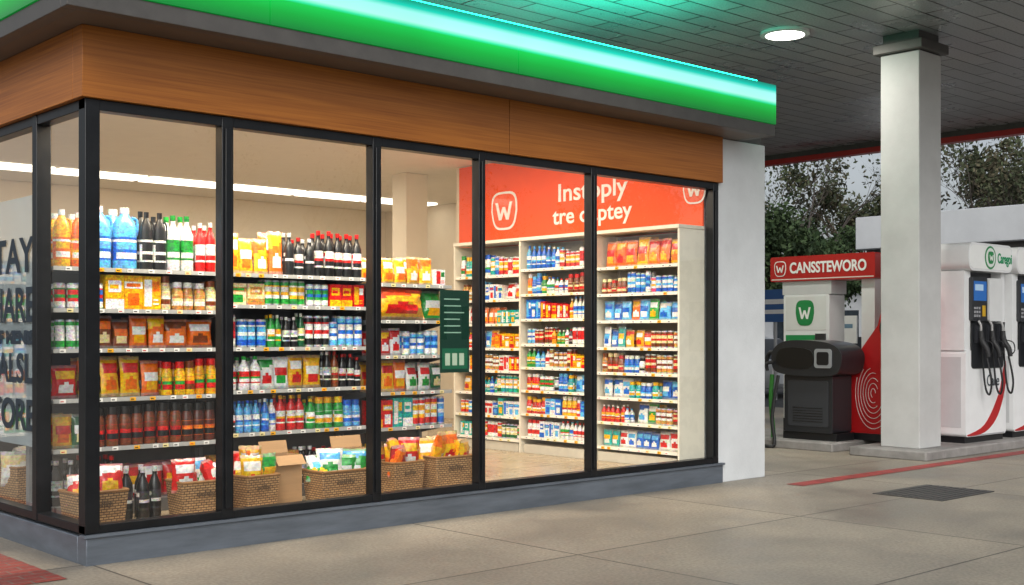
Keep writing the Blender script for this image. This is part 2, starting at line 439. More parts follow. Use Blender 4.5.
def p_bottle(mb, x, y, z, w, h, pal, n=12, body=None):
    a, b, c = [jc(q) for q in pal]; r = w * 0.46
    body = body or a
    mb.lathe(x, y, z, [(r * .9, 0, body), (r, h * .03, body), (r, h * .2, b), (r * 1.01, h * .24, b, a), (r * 1.01, h * .34, b, c), (r * 1.01, h * .4, b), (r * 1.01, h * .45, c, b), (r * 1.01, h * .53, b), (r, h * .56, body),
                      (r * .95, h * .66, body), (r * .6, h * .77, body), (r * .36, h * .84, body), (r * .36, h * .9, c), (r * .4, h * .91, c), (r * .4, h, c)], n)
def p_jug(mb, x, y, z, w, h, pal):
    a, b, c = [jc(q) for q in pal]; r = w * 0.48
    mb.lathe(x, y, z, [(r * .93, 0, a), (r, h * .03, a), (r, h * .14, b), (r * 1.01, h * .17, b, c), (r * 1.01, h * .27, b), (r * 1.01, h * .32, b, a), (r * 1.01, h * .44, c), (r * 1.01, h * .48, b), (r, h * .52, a), (r * .96, h * .68, a),
                      (r * .8, h * .78, a), (r * .42, h * .87, a), (r * .34, h * .9, c), (r * .38, h * .905, c), (r * .38, h, c)], 16, 1, 0.75)
    mb.tube([(x + r * .55, y - .01, z + h * .84), (x + r * .98, y - .01, z + h * .8), (x + r * 1.02, y - .01, z + h * .64), (x + r * .9, y - .01, z + h * .55)], w * 0.06, a, 6)
def p_can(mb, x, y, z, w, h, pal, n=12):
    a, b, c = [jc(q) for q in pal]; r = w * 0.47
    mb.lathe(x, y, z, [(r * .9, 0, Si), (r, h * .04, Si), (r, h * .07, a), (r, h * .28, a, b), (r, h * .42, b, c), (r, h * .55, a, b), (r, h * .74, c), (r, h * .8, a), (r, h * .93, Si), (r * .88, h, Si)], n)
def p_jar(mb, x, y, z, w, h, pal, n=12):
    a, b, c = [jc(q) for q in pal]; r = w * 0.47
    mb.lathe(x, y, z, [(r * .92, 0, a), (r, h * .04, a), (r, h * .16, b), (r * 1.01, h * .17, b, c), (r * 1.01, h * .32, c, b), (r * 1.01, h * .42, b, a), (r * 1.01, h * .54, b), (r, h * .55, a), (r * .97, h * .68, a), (r * .74, h * .78, a), (r * .74, h * .8, c), (r * .8, h * .81, c), (r * .8, h, c)], n)
def p_box(mb, x, y, z, w, h, pal, d=0.08):
    a, b, c = [jc(q) for q in pal]; q = w * .47
    o = mb.M; mb.M = o @ Matrix.Translation((x, y, 0)) @ Matrix.Rotation(U(-.05, .05), 4, 'Z')
    mb.box(-q, q, -d / 2, d / 2, z, z + h, a)
    f = -d / 2
    def rc(u0, u1, v0, v1, col, k): mb.box(-q + 2 * q * u0, -q + 2 * q * u1, f - k, f, z + h * v0, z + h * v1, col)
    st = random.choice((0, 1, 2))
    if st == 0:
        rc(0, 1, .62, .82, b, .0012); rc(.12, .88, .67, .77, c, .002); rc(.2, .8, .12, .48, c, .0012)
    elif st == 1:
        rc(0, 1, 0, .3, b, .0012); rc(.15, .85, .5, .84, b, .0012); rc(.22, .7, .6, .72, a, .002)
    else:
        rc(.08, .5, .1, .9, b, .0012); rc(.56, .92, .55, .85, c, .0012); rc(.58, .9, .15, .2, b, .0012); rc(.58, .86, .27, .32, b, .0012)
    mb.M = o
def p_pouch(mb, x, y, z, w, h, pal):
    a, b, c = [jc(q) for q in pal]
    mb.bag(x, y, z, w * 1.02, h, w * .42, a, b, c, U(.02, .16), U(-.18, .18))

KIND = {'bottle': p_bottle, 'jug': p_jug, 'can': p_can, 'jar': p_jar, 'box': p_box, 'bag': p_pouch}
def fill(mb, mbb, x0, x1, z, depth, segs):
    tot = sum(s[1] for s in segs); x = x0 + 0.01; W = (x1 - x0 - 0.02)
    for kind, wt, iw, ih, pals in segs:
        sw = W * wt / tot
        n = max(1, int(round(sw / iw))); w = sw / n; k = 0; pal = random.choice(pals); nxt = random.choice((1, 2, 3)); hh = ih * U(.94, 1.04)
        for i in range(n):
            if k >= nxt:
                k = 0; pal = random.choice(pals); nxt = random.choice((1, 2, 3)); hh = ih * U(.84, 1.06)
            k += 1
            if n > 5 and R() < 0.02: continue
            tgt = mbb if kind == 'bag' else mb
            yy = 0.03 + w * .5 + U(-.006, .018)
            if kind == 'box': yy = .03 + .04 + U(0, .012)
            for dd in range(2):
                y2 = yy + dd * (w if kind not in ('box',) else .09) + (0.0 if kind != 'bag' else -0.015 * dd)
                if y2 > depth - 0.03: break
                KIND[kind](tgt, x + w * (i + .5) + U(-.004, .004), y2, z, w, hh * (1 if dd == 0 else U(.95, 1.03)), pal)
        x += sw

def shelf_bay(width, depth, levels, top, rows, loc, rz, fcol, lip, base=0.0, back=True, deck=True):
    e = empty('product_shelf', loc, rz)
    fr = MB()
    g = fcol
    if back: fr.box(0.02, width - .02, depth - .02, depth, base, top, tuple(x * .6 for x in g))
    for xx in (0, width - .03):
        fr.box(xx, xx + .03, depth - .06, depth + .004, base, top + .01, g)
        fr.box(xx + .008, xx + .022, 0.03, depth - .06, base, base + .1, g)
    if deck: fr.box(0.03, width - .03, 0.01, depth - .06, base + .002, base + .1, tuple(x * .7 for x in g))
    tags = MB()
    for zz in levels:
        fr.box(.002, width - .002, 0.0, depth - .02, zz - .022, zz - .002, g)
        fr.box(.002, width - .002, -.008, -.0005, zz - .028, zz + .002, lip)
        for xx in (.012, width - .024):
            fr.add([(xx, .02, zz - .023), (xx + .01, .02, zz - .023), (xx + .01, depth - .07, zz - .023), (xx, depth - .07, zz - .023), (xx, depth - .07, zz - .10), (xx + .01, depth - .07, zz - .10)],
                   [(0, 3, 4), (1, 5, 2), (0, 1, 2, 3), (0, 4, 5, 1)], g)
        x = U(.04, .1)
        while x < width - .08:
            tags.box(x, x + .045, -.0115, -.0085, zz - .027, zz - .001, random.choice((Wt, Wt, Wt, Ye, H('f0e0a0'))))
            tags.box(x + .006, x + .03, -.0125, -.0116, zz - .019, zz - .012, random.choice((Bk, Rd, Bk)))
            x += U(.08, .17)
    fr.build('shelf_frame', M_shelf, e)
    tags.build('price_tags', M_shelf, e)
    a, b = MB(), MB()
    for zz, segs in rows: fill(a, b, .03, width - .03, zz, depth, segs)
    if a.f: a.build('packaged_goods', M_prod, e)
    if b.f: b.build('snack_bags', M_bag, e)
    return e

FL = 0.17  # store floor level
# ------------------------------------------------------------------ ground
g = MB(); g.quad((-400, -400, 0), (400, -400, 0), (400, 400, 0), (-400, 400, 0), (.05, .05, .05)); g.build('ground', M_asph)
g = MB(); g.quad((-25, -20, .004), (17.6, -20, .004), (17.6, 22, .004), (-25, 22, .004), (.3, .3, .3)); g.build('forecourt_pavement', M_conc)
g = MB(); g.quad((-.8, -.38, .008), (-.3, -.38, .008), (-.3, 10, .008), (-.8, 10, .008), (.3, .3, .3)); g.build('red_paving_strip', M_redtile)
g = MB(); g.quad((6.9, -.78, .008), (15.5, -.78, .008), (15.5, -.58, .008), (6.9, -.58, .008), (.3, .3, .3)); g.build('red_ground_line', M_redpaint)
dr = MB()
dr.box(6.9, 7.9, -2.25, -1.55, .004, .011, (.05, .05, .05))
for i in range(9): dr.box(6.95, 7.85, -2.2 + i * .07, -2.17 + i * .07, .0112, .015, (.05, .05, .05))
dr.build('drain_cover', M_drain)
box('kerb_island', 9.95, 14.6, -.42, .62, 0.0, .12, M_kerb, bevel=.02)
box('kerb_island', 10.1, 12.0, .95, 3.0, 0.0, .12, M_kerb, bevel=.02)

# ------------------------------------------------------------------ store building
S = empty('convenience_store')
bl = (.01, .01, .01)
box('kickplate_front', -.05, 6.56, -.06, .08, 0.0, .185, M_base, S, .006)
box('kickplate_side', -.05, .08, .082, 9.0, 0.0, .184, M_base, S, .006)
box('kick_ledge_front', -.07, 6.57, -.08, .0, .186, .205, M_base, S)
box('floor_slab', .081, 6.399, .081, 4.0, 0.0, FL, M_floor, S)
box('floor_slab_rear', .081, 9.0, 4.001, 9.0, 0.0, FL, M_floor, S)
fy0, fy1 = -.05, .05
fr = MB()
fr.box(-.055, 6.50, fy0, fy1, .206, .262, bl)
fr.box(-.055, 6.50, fy0, fy1, 2.965, 3.035, bl)
fr.box(-.055, .045, fy0 - .003, fy1 + .003, .2065, 3.0345, bl)
for xx, w in ((.971, .09), (2.259, .08), (3.336, .07), (4.683, .075), (6.45, .08)):
    fr.box(xx - w / 2, xx + w / 2, fy0 - .006, fy1 - .01, .2067, 3.0343, bl)
    fr.box(xx - w / 2 + .02, xx + w / 2 - .02, fy0 - .022, fy0 - .0065, .28, 2.95, bl)
fr.box(-.05, .045, .054, 9.0, .206, .262, bl)
fr.box(-.05, .045, .054, 9.0, 2.965, 3.035, bl)
for yy in (.81, 2.5, 4.2, 5.9, 7.6):
    fr.box(-.056, .049, yy - .04, yy + .04, .2067, 3.0343, bl)
fr.build('window_frames', M_frame, S, bevel=.004)
gl = MB()
xs = [.0, .971, 2.259, 3.336, 4.683, 6.44]
for a, b in zip(xs[:-1], xs[1:]):
    gl.quad((a + .03, 0, .25), (b - .03, 0, .25), (b - .03, 0, 2.97), (a + .03, 0, 2.97), (1, 1, 1))
ys = [.03, .81, 2.5, 4.2, 5.9, 7.6, 9.0]
for a, b in zip(ys[:-1], ys[1:]):
    gl.quad((0, b - .03, .25), (0, a + .03, .25), (0, a + .03, 2.97), (0, b - .03, 2.97), (1, 1, 1))
gl.build('window_glass', M_glass, S)
fm = MB(); fm.quad((.008, 2.46, .7), (.008, .86, .7), (.008, .86, 2.5), (.008, 2.46, 2.5), (1, 1, 1)); fm.build('reflection_sheet', M_reflect, S)  # sheet added to put a pale reflection behind the letters
for i, (a, b) in enumerate(((-.09, 3.61), (3.616, 6.52))):
    box('wood_fascia_front', a, b, -.09, .06, 3.036, 3.498, M_wood, S, .003)
box('wood_fascia_side', -.09, .06, .062, 9.0, 3.036, 3.498, M_wood, S, .003)
CX0, CX1, CY0 = -.343, 6.87, -.472
can = MB()
can.box(CX0 + .02, CX1 - .02, CY0 + .02, .055, 3.50, 3.503, (.1, .1, .1))
can.box(CX0 + .02, .055, .056, 9.0, 3.50, 3.503, (.1, .1, .1))
can.build('canopy_soffit', M_soff, S)
tr = MB()
tr.box(CX0, CX1, CY0, CY0 + .1, 3.499, 3.615, bl); tr.box(CX0, CX0 + .1, CY0 + .101, 9.0, 3.499, 3.615, bl); tr.box(CX1 - .1, CX1, CY0 + .101, 1.0, 3.499, 3.615, bl)
tr.build('canopy_trim', M_trim, S, bevel=.004)
fa = MB()
for a, b in ((CX0, 1.05), (1.056, 3.35), (3.356, CX1)):
    fa.box(a, b, CY0 - .012, CY0 + .1, 3.617, 4.01, bl)
fa.box(CX0 - .012, CX0 + .1, CY0 + .104, 9.0, 3.617, 4.01, bl)
fa.box(CX1 - .1, CX1 + .001, CY0 + .104, 1.0, 3.617, 4.01, bl)
fa.build('backlit_fascia', M_fascia, S)
lt = MB()
lt.box(CX0 + .1, CX1 - .15, CY0 + .11, CY0 + .23, 4.03, 4.06, bl)
lt.build('led_tube', M_led, S)
box('roof_slab', CX0 + .102, CX1 - .102, CY0 + .104, 9.0, 3.63, 4.0, M_roof, S)
box('roof_slab_rear', CX1 - .1, 9.2, 4.0, 9.0, 3.63, 4.0, M_roof, S)
box('roof_slab_side', CX1 - .1, 7.28, 1.01, 3.999, 3.63, 4.0, M_roof, S)
box('pillar_wall', 6.50, 7.30, -.04, .6, 0.0, 3.498, M_white, S, .01)
box('pillar_cap', 6.88, 7.28, .0, .6, 3.50, 4.15, M_trim, S)
box('end_wall', 6.42, 7.28, .601, 4.0, 0.0, 3.62, M_cream, S)
box('orange_wall_panel', 6.395, 6.418, .07, 3.92, 2.56, 3.58, M_orange, S)
box('end_wall_lower', 6.40, 6.419, .07, 3.97, FL, 2.559, M_cream, S)
box('back_room_wall', 7.281, 9.2, 4.0, 4.2, 0, 3.62, M_cream, S)
box('rear_end_wall', 9.0, 9.2, 4.201, 9.0, 0, 3.62, M_cream, S)
box('back_wall', 0, 9.2, 9.001, 9.2, 0, 4.0, M_cream, S)
box('ceiling', .07, 6.419, .07, 4.0, 3.595, 3.625, M_ceil, S)
box('ceiling_rear', .07, 8.99, 4.001, 8.99, 3.595, 3.625, M_ceil, S)
box('window_header', .065, 6.39, .061, .09, 3.0, 3.594, M_cream, S)
box('window_header_side', .061, .09, .092, 8.9, 3.0, 3.594, M_cream, S)
box('interior_pillar', 6.2, 6.55, 4.75, 5.05, FL, 3.594, M_cream, S, .005)
lp = MB()
for i in range(7):
    x = .3 + i * 1.22
    lp.box(x, x + 1.14, 7.3, 7.75, 3.565, 3.594, bl)
lp.build('ceiling_light_panels', M_lampw, S)
dl = MB()
DL = [(.9, 1.9), (2.6, 1.9), (3.7, 1.1), (5.0, 1.1), (5.0, 3.2)]
for x, y in DL:
    dl.add([(x + .07 * math.cos(k * math.pi / 10), y + .07 * math.sin(k * math.pi / 10), 3.585) for k in range(20)], [tuple(range(19, -1, -1))], bl)
dl.build('store_downlights', M_lampw, S)

def area(name, loc, sx, sy, power, col=(1, .87, .70), rot=(0, 0, 0), parent=S):
    l = bpy.data.lights.new(name, 'AREA'); l.shape = 'RECTANGLE'; l.size = sx; l.size_y = sy; l.energy = power; l.color = col
    o = bpy.data.objects.new(name, l); coll.objects.link(o); o.location = loc; o.rotation_euler = rot; o.parent = parent
    return o
area('store_lamp', (1.8, .24, 3.50), 3.2, .16, 165, rot=(math.radians(26), 0, 0))
area('store_lamp', (4.5, 1.9, 3.55), 1.2, 2.6, 105)
area('store_lamp', (2.3, 3.0, 3.55), 3.0, .5, 60)
area('store_lamp', (4.2, 6.2, 3.55), 6.5, .6, 170)
# green lamp added on the roof to spread the fascia glow over the canopy
area('added_glow_lamp', (5.2, 1.0, 4.12), 3.4, .25, 130, col=(0.02, 1.0, .62), rot=(math.pi + math.radians(-20), 0, 0))

ws = empty('wall_sign', (6.392, 0, 0))
text('sign_text', 'Instoply', .205, (0, 2.17, 3.02), RL, M_txtw, ws, width=1.06, off=.004)
text('sign_text', 'tre oaptey', .185, (0, 2.24, 2.765), RL, M_txtw, ws, width=1.22, off=.004)
for yy, sz in ((3.07, .46), (.17, .30)):
    sb = MB(); sb.M = Matrix.Translation((0, yy, 0)) @ Matrix.Rotation(-math.pi / 2, 4, 'Z')
    shield(sb, 0, 2.985, sz, sz, 0, (.85, .85, .83), inner=(.88, .085, .006))
    sb.build('sign_badge', M_gen, ws)

wl = empty('window_lettering', (-.006, 0, 0))
for t, z, h, y, w in (('STAY', 1.96, .25, 1.93, .98), ('SHARE', 1.60, .25, 1.95, 1.0), ('OF MENIS', 1.44, .09, 1.8, .86), ('ALSL', 1.16, .21, 1.66, .70), ('STORE', .82, .22, 1.96, 1.02)):
    text('letters', t, h, (0, y, z), RL, M_txtd, wl, width=w, off=.008, ext=.001)

ps = empty('window_poster', (2.94, .012, 1.19))
pm = MB()
pm.box(0, .31, 0, .006, 0, .68, H('0e3b2c'))
pm.box(.02, .29, -.002, 0, .03, .2, H('1c6a4a'))
for i in range(6): pm.box(.04, .04 + U(.12, .22), -.003, -.001, .6 - i * .055, .61 - i * .055, H('9fc8b0'))
for i in range(3): pm.box(.05 + i * .075, .1 + i * .075, -.004, -.002, .06, .16, H('c8d8c0'))
pm.build('poster_board', M_gen, ps)

# ------------------------------------------------------------------ front shelves
gm = H('7c7d7f'); lipd = H('a9aaa9')
B1 = [(1.99, [('jug', 1.7, .15, .42, [(Ye, Or, Wt), (Or, Ye, Wt)]), ('jug', 2.6, .17, .46, [(Bl, Lb, Wt), (Lb, Bl, Wt)]), ('jug', 1.4, .14, .44, [(Bk, Wt, Bk)]), ('bottle', 1.5, .11, .42, [(Wt, Gn, Gn)]), ('bottle', 1.2, .11, .40, [(Wt, Rd, Bk), (Rd, Wt, Wt)])]),
      (1.69, [('can', 2.4, .085, .19, RED + WHT), ('box', 3, .13, .26, [(Ye, Or, Wt), (Ye, Wt, Or)]), ('jar', 3.2, .105, .25, [(Tn, Cr, Wt), (Cr, Wt, Br)])]),
      (1.40, [('can', 2.2, .08, .21, [(Gn, Wt, Wt), (Wt, Gn, Gn)]), ('bag', 2, .17, .235, [(Br, Cr, Or), (Tn, Cr, Rd)]), ('bag', 2, .16, .24, [(Lb, Wt, Bl), (Or, Ye, Wt)]), ('bag', 3, .17, .23, [(Br, Cr, Or), (Tn, Cr, Rd), (Or, Br, Wt)])]),
      (1.04, [('bag', 1.6, .15, .25, RED), ('bag', 5, .165, .30, YEL), ('jar', 3.6, .095, .27, [(Ye, Gn, Rd), (Ye, Rd, Br)])]),
      (0.68, [('bag', 2, .17, .25, YEL + GRN), ('jar', 7, .098, .30, [(Br, Rd, Bk), (Br, Cr, Bk), (H('4a2412'), Rd, Bk), (H('5a2410'), Or, Bk)])])]
B2 = [(1.99, [('bag', 3.6, .14, .34, [(Or, Ye, Wt), (Ye, Or, Wt)]), ('bottle', 5.2, .092, .37, [(Bk, Bk, Wt), (Bk, Wt, Rd)])]),
      (1.74, [('box', 2.4, .13, .18, [(Tn, Cr, Br), (Cr, Tn, Gn)]), ('can', 3, .085, .20, GRN), ('can', 1.6, .08, .19, WHT), ('box', 2.6, .12, .19, RED + [(Pk, Wt, Ye)])]),
      (1.40, [('can', 2.5, .085, .25, BRN + RED + BLU), ('bottle', 2.5, .075, .27, BLK + GRN), ('can', 4, .08, .25, BRT + BLK)]),
      (1.06, [('bottle', 2.2, .09, .28, WHT), ('bag', 2, .14, .27, GRN), ('bag', 2.3, .13, .27, RED + YEL), ('bottle', 2.8, .078, .29, BLK + BRN)]),
      (0.72, [('bottle', 3.2, .08, .27, BLU + BLK), ('bottle', 2.6, .085, .28, GRN + RED), ('jar', 3.4, .09, .26, ALL)])]
B3 = [(1.95, [('bag', 6, .13, .24, [(Ye, Or, Wt), (Ye, Wt, Or)]), ('box', 1.0, .12, .14, WHT)]),
      (1.32, [('bag', 3, .13, .23, RED), ('can', 4, .085, .22, RED + BLU)]),
      (1.00, [('bag', 3, .16, .27, YEL + RED), ('bag', 3, .16, .26, YEL + GRN)]),
      (0.69, [('box', 3.5, .1, .24, RED + BLU), ('can', 3, .08, .24, BLU + RED)])]
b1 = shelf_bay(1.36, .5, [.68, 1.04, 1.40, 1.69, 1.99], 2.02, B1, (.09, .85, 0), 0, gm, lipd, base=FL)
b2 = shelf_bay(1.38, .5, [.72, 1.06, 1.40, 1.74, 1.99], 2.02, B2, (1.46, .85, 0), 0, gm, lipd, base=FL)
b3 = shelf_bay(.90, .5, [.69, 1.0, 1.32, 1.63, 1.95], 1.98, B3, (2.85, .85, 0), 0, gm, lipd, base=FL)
bb = MB()
bb.bag(.33, .06, 1.63, .60, .31, .2, H('e8a818'), H('c03a10'), Rd, .12, 0)
bb.bag(.76, .12, 1.63, .26, .27, .12, Gn, Ye, Wt, .1, .1)
bb.build('large_snack_bag', M_bag, b3)
a, b = MB(), MB()
fill(a, b, .1, 3.7, .27, .45, [('bottle', 2, .1, .32, BLK), ('bag', 3, .18, .26, YEL + RED), ('box', 3, .15, .28, [(Tn, Cr, Br), (Br, Tn, Wt)]), ('bottle', 3, .1, .3, BLK + GRN), ('bag', 3, .18, .26, GRN + YEL)])
a.build('packaged_goods', M_prod, b1, loc=(-.09, .02, 0)); b.build('snack_bags', M_bag, b1, loc=(-.09, .02, 0))

# ------------------------------------------------------------------ end wall shelves (facing -X)
wc = H('e4dccb'); lw = H('ece6d8')
def endrows(levels, tophs, first):
    rows = []
    for i, z in enumerate(levels):
        room = (levels[i + 1] - z - .045) if i + 1 < len(levels) else tophs
        segs = []
        for k in range(random.choice((3, 3, 4))):
            kd = random.choice(('can', 'bottle', 'box', 'can', 'jar', 'bag', 'bag'))
            wd = {'can': .07, 'bottle': .068, 'box': .085, 'jar': .075, 'bag': .12}[kd]
            segs.append((kd, U(1, 2), wd, room * U(.7, .97), random.choice((BLU, RED, RED + BLU, BRT, GRN + BLU, YEL + RED, BRT, BRN, BLU + WHT, ALL))))
        rows.append((z, segs))
    rows[-1] = (levels[-1], first)
    return rows
LV = [.36, .62, .88, 1.14, 1.40, 1.68, 1.96, 2.24]
firsts = [[('bag', 4, .15, .29, [(Or, Ye, Rd), (Or, Rd, Ye), (Ye, Or, Rd)])], [('bottle', 2, .075, .27, BLU), ('can', 2, .075, .2, RED)], [('jar', 2, .08, .25, BLU + WHT), ('can', 2, .075, .22, BLU + RED)]]
for i, (y0, fs) in enumerate(zip((1.20, 2.36, 3.52), firsts)):
    w = 1.13; dz = .03 if i == 0 else (.05 if i == 2 else 0)
    lv = [z - dz for z in LV]
    shelf_bay(w, .38, lv, 2.54, endrows(lv, .28, fs), (6.01, y0, 0), -math.pi / 2, wc, lw, base=FL)
pn = MB()
for y in (.055, 1.215, 2.375, 3.535): pn.box(6.0, 6.39, y - .011, y + .011, FL, 2.56, wc)
pn.box(5.99, 6.39, .045, 3.545, 2.565, 2.60, wc)
pe = empty('shelf_surround'); pn.build('side_panels', M_shelf, pe)

def anyrows(levels, h):
    return [(z, [(random.choice(('can', 'bottle', 'jar', 'box')), 1, .1, h * U(.75, .95), random.choice((RED, BLU, YEL, GRN, ALL))) for _ in range(3)]) for z in levels]
for x in (.3, 1.6):
    shelf_bay(1.28, .45, [.6, .95, 1.3, 1.65], 1.7, anyrows([.6, .95, 1.3, 1.65], .28), (x, 3.6, 0), 0, gm, lipd, base=FL)
for x in (.3, 1.7, 3.1, 4.5, 5.9):
    shelf_bay(1.38, .4, [.6, 1.0, 1.4, 1.8, 2.2], 2.5, anyrows([.6, 1.0, 1.4, 1.8, 2.2], .3), (x, 8.5, 0), 0, gm, lipd, base=FL)

# ------------------------------------------------------------------ baskets and cartons
def basket(x, y, w, d, h, items, rz=0.0, pals=YEL, lab='jolliy', big=1.0):
    e = empty('storage_basket', (x, y, FL), rz)
    b = MB(); t = .88
    def ring(z, s): return [(-w / 2 * s, -d / 2 * s, z), (w / 2 * s, -d / 2 * s, z), (w / 2 * s, d / 2 * s, z), (-w / 2 * s, d / 2 * s, z)]
    o0, o1 = ring(0.0, t), ring(h, 1); i1 = [(p[0] * .92, p[1] * .92, h) for p in o1]; i0 = [(p[0] * .92, p[1] * .92, .02) for p in o0]
    vs = o0 + o1 + i1 + i0; fs = [(3, 2, 1, 0), (12, 13, 14, 15)]
    for a in range(4):
        c = (a + 1) % 4
        fs += [(a, c, 4 + c, 4 + a), (4 + a, 4 + c, 8 + c, 8 + a), (8 + a, 8 + c, 12 + c, 12 + a)]
    b.add(vs, fs, (.4, .25, .12)); b.build('woven_body', M_basket, e, bevel=.006)
    r = MB(); pts = [(p[0] * .98, p[1] * .98, h) for p in o1]; pts.append(pts[0])
    for p, q in zip(pts[:-1], pts[1:]): r.tube([p, q], .011, H('8a6238'), 8, False)
    r.build('basket_rim', M_rub, e)
    text('basket_label', lab, h * .15, (-w * .19, -d / 2 * .97 - .006, h * .6), (math.pi / 2 - .05, 0, 0), M_txtb, e, width=w * .38, off=.001, ext=.001)
    p = MB()
    for i in range(items):
        c = random.choice(pals); u = (i + .5) / items - .5
        p.bag(u * w * .8, U(-.25, .2) * d, h * U(.4, .8), w * .5 * big, h * .95 * big, .11, *[jc(q) for q in c], tilt=U(-.5, .8), yaw=U(-.9, .9))
    if items: p.build('basket_goods', M_bag, e)
def carton(x, y, w, d, h, rz=0.0, z=FL):
    e = empty('cardboard_carton', (x, y, z), rz)
    b = MB(); c = (.4, .25, .13); k = .006
    b.box(-w / 2, w / 2, -d / 2, d / 2, 0, .006, c)
    b.box(-w / 2, w / 2, -d / 2, -d / 2 + k, .0065, h, c); b.box(-w / 2, w / 2, d / 2 - k, d / 2, .0065, h, c)
    b.box(-w / 2, -w / 2 + k, -d / 2 + k, d / 2 - k, .0065, h - .001, c); b.box(w / 2 - k, w / 2, -d / 2 + k, d / 2 - k, .0065, h - .001, c)
    b.quad((-w / 2, -d / 2, h + .001), (w / 2, -d / 2, h + .001), (w / 2, -d / 2 - .06, h - .07), (-w / 2, -d / 2 - .06, h - .07), c)
    b.quad((-w / 2 - .07, -d / 2, h - .03), (-w / 2, -d / 2, h + .001), (-w / 2, d / 2, h + .001), (-w / 2 - .07, d / 2, h - .03), c)
    b.quad((-w / 2, d / 2, h + .002), (w / 2, d / 2, h + .002), (w / 2, d / 2 + .03, h + .1), (-w / 2, d / 2 + .03, h + .1), c)
    b.build('carton_body', M_card, e)
PB = [(Or, Ye, Wt), (Rd, Ye, Wt), (Gn, Wt, Ye), (Ye, Rd, Wt)]
basket(.24, .50, .38, .28, .25, 3, .05, pals=BLK + RED)
basket(1.02, .48, .38, .28, .26, 6, -.05, pals=[(Pk, Wt, Rd), (Wt, Lb, Gn), (Rd, Wt, Wt)], lab='dolely')
basket(1.50, .50, .30, .26, .26, 5, .1, pals=PB, lab='polity', big=1.15)
basket(2.22, .46, .44, .3, .25, 7, 0, pals=[(Gn, Wt, Ye), (Wt, Gn, Lb), (Gn, Lb, Wt)], lab='lollify')
basket(2.92, .55, .34, .3, .26, 5, .08, pals=[(Rd, Wt, Ye), (Or, Ye, Rd)], lab='jully', big=1.1)
basket(3.40, .52, .42, .34, .28, 6, -.05, pals=[(Ye, Or, Rd), (Ye, Or, Wt)], lab='jolliy', big=1.15)
basket(.35, 2.0, .42, .34, .3, 5, .2, pals=[(Wt, Cr, Wt)])
basket(.9, 2.1, .42, .34, .3, 5, .2, pals=[(Wt, Cr, Lb)])
carton(1.84, .66, .26, .2, .38, .03)
carton(2.56, .72, .30, .16, .38, -.04)
bm = MB(); be = empty('bottle_group', (0, 0, FL))
for x, y in ((.50, .56), (.61, .52), (.72, .56), (.56, .68), (.68, .7)): p_bottle(bm, x, y, 0, .1, .38, (Bk, H('3a3a3e'), Wt), 16)
bm.build('dark_bottles', M_prod, be)

# ------------------------------------------------------------------ forecourt canopy, column
FC = empty('forecourt_canopy')
KX0, KY0 = 3.4, -3.2
cs = MB(); cs.quad((KX0, 22, 5.2), (17.4, 22, 5.2), (17.4, KY0, 5.2), (KX0, KY0, 5.2), bl); cs.build('canopy_soffit_panels', M_can, FC)
box('canopy_roof', KX0, 17.4, KY0, 22, 5.21, 5.9, M_trim, FC)
box('canopy_edge_beam', 17.402, 17.56, KY0 - .1, 22.1, 5.10, 6.0, M_trim, FC)
box('canopy_edge_fascia', 17.39, 17.60, KY0 - .15, 22.15, 5.0, 5.098, M_redfas, FC)
dl = MB()
CD = [(9.13, .99), (13.6, 5.6), (9.13, 5.6)]
for x, y in CD:
    dl.m = 0; dl.lathe(x, y, 5.165, [(.30, .034, H('d0d0d0')), (.30, 0.0, H('d0d0d0')), (.25, -.008, H('d0d0d0'))], 28)
    dl.m = 1
    dl.add([(x + .235 * math.cos(k * math.pi / 14), y + .235 * math.sin(k * math.pi / 14), 5.155) for k in range(28)], [tuple(range(27, -1, -1))], bl)
dl.build('canopy_downlights', [M_gen, M_lampc], FC)
for x, y in CD:
    area('canopy_lamp', (x, y, 5.14), .45, .45, 75, (1, .95, .86), parent=FC)

CO = empty('canopy_column', (10.45, .06, 0))
box('shaft', -.262, .262, -.262, .262, .12, 4.95, M_col, CO, .012)
box('capital', -.33, .33, -.33, .33, 4.96, 5.08, M_trim, CO, .01)
box('capital_neck', -.24, .24, -.24, .24, 5.081, 5.199, M_trim, CO)

# ------------------------------------------------------------------ fuel pumps
def nozzle(mb, x, z, y, s=1.0, col=(.015, .015, .017)):
    mb.tube([(x, y, z + .16 * s), (x, y - .015, z + .05 * s), (x, y - .07 * s, z - .04 * s), (x, y - .09 * s, z - .13 * s)], [.028 * s, .034 * s, .03 * s, .024 * s], col, 10)
    mb.tube([(x, y, z + .14 * s), (x, y + .0, z + .22 * s), (x, y + .03, z + .27 * s)], .013 * s, H('a8a8a8'), 8)
    mb.tube([(x, y - .02, z + .06 * s), (x, y - .12 * s, z + .03 * s), (x, y - .14 * s, z - .06 * s), (x, y - .09 * s, z - .12 * s)], .007 * s, col, 6)
pw = H('e2e4e5'); pg = H('9a9ca0'); pk = H('17181b')
def round_rect(x0, x1, z0, z1, r):
    o = []
    for cx, cz, a0 in ((x1 - r, z0 + r, -90), (x1 - r, z1 - r, 0), (x0 + r, z1 - r, 90), (x0 + r, z0 + r, 180)):
        for k in range(7):
            a = math.radians(a0 + k * 15); o.append((cx + r * math.cos(a), cz + r * math.sin(a)))
    return o
def disc(b, cx, cz, r, y0, y1, col):
    b.prism([(cx + r * math.cos(k * math.pi / 14), cz + r * math.sin(k * math.pi / 14)) for k in range(28)], y0, y1, col)
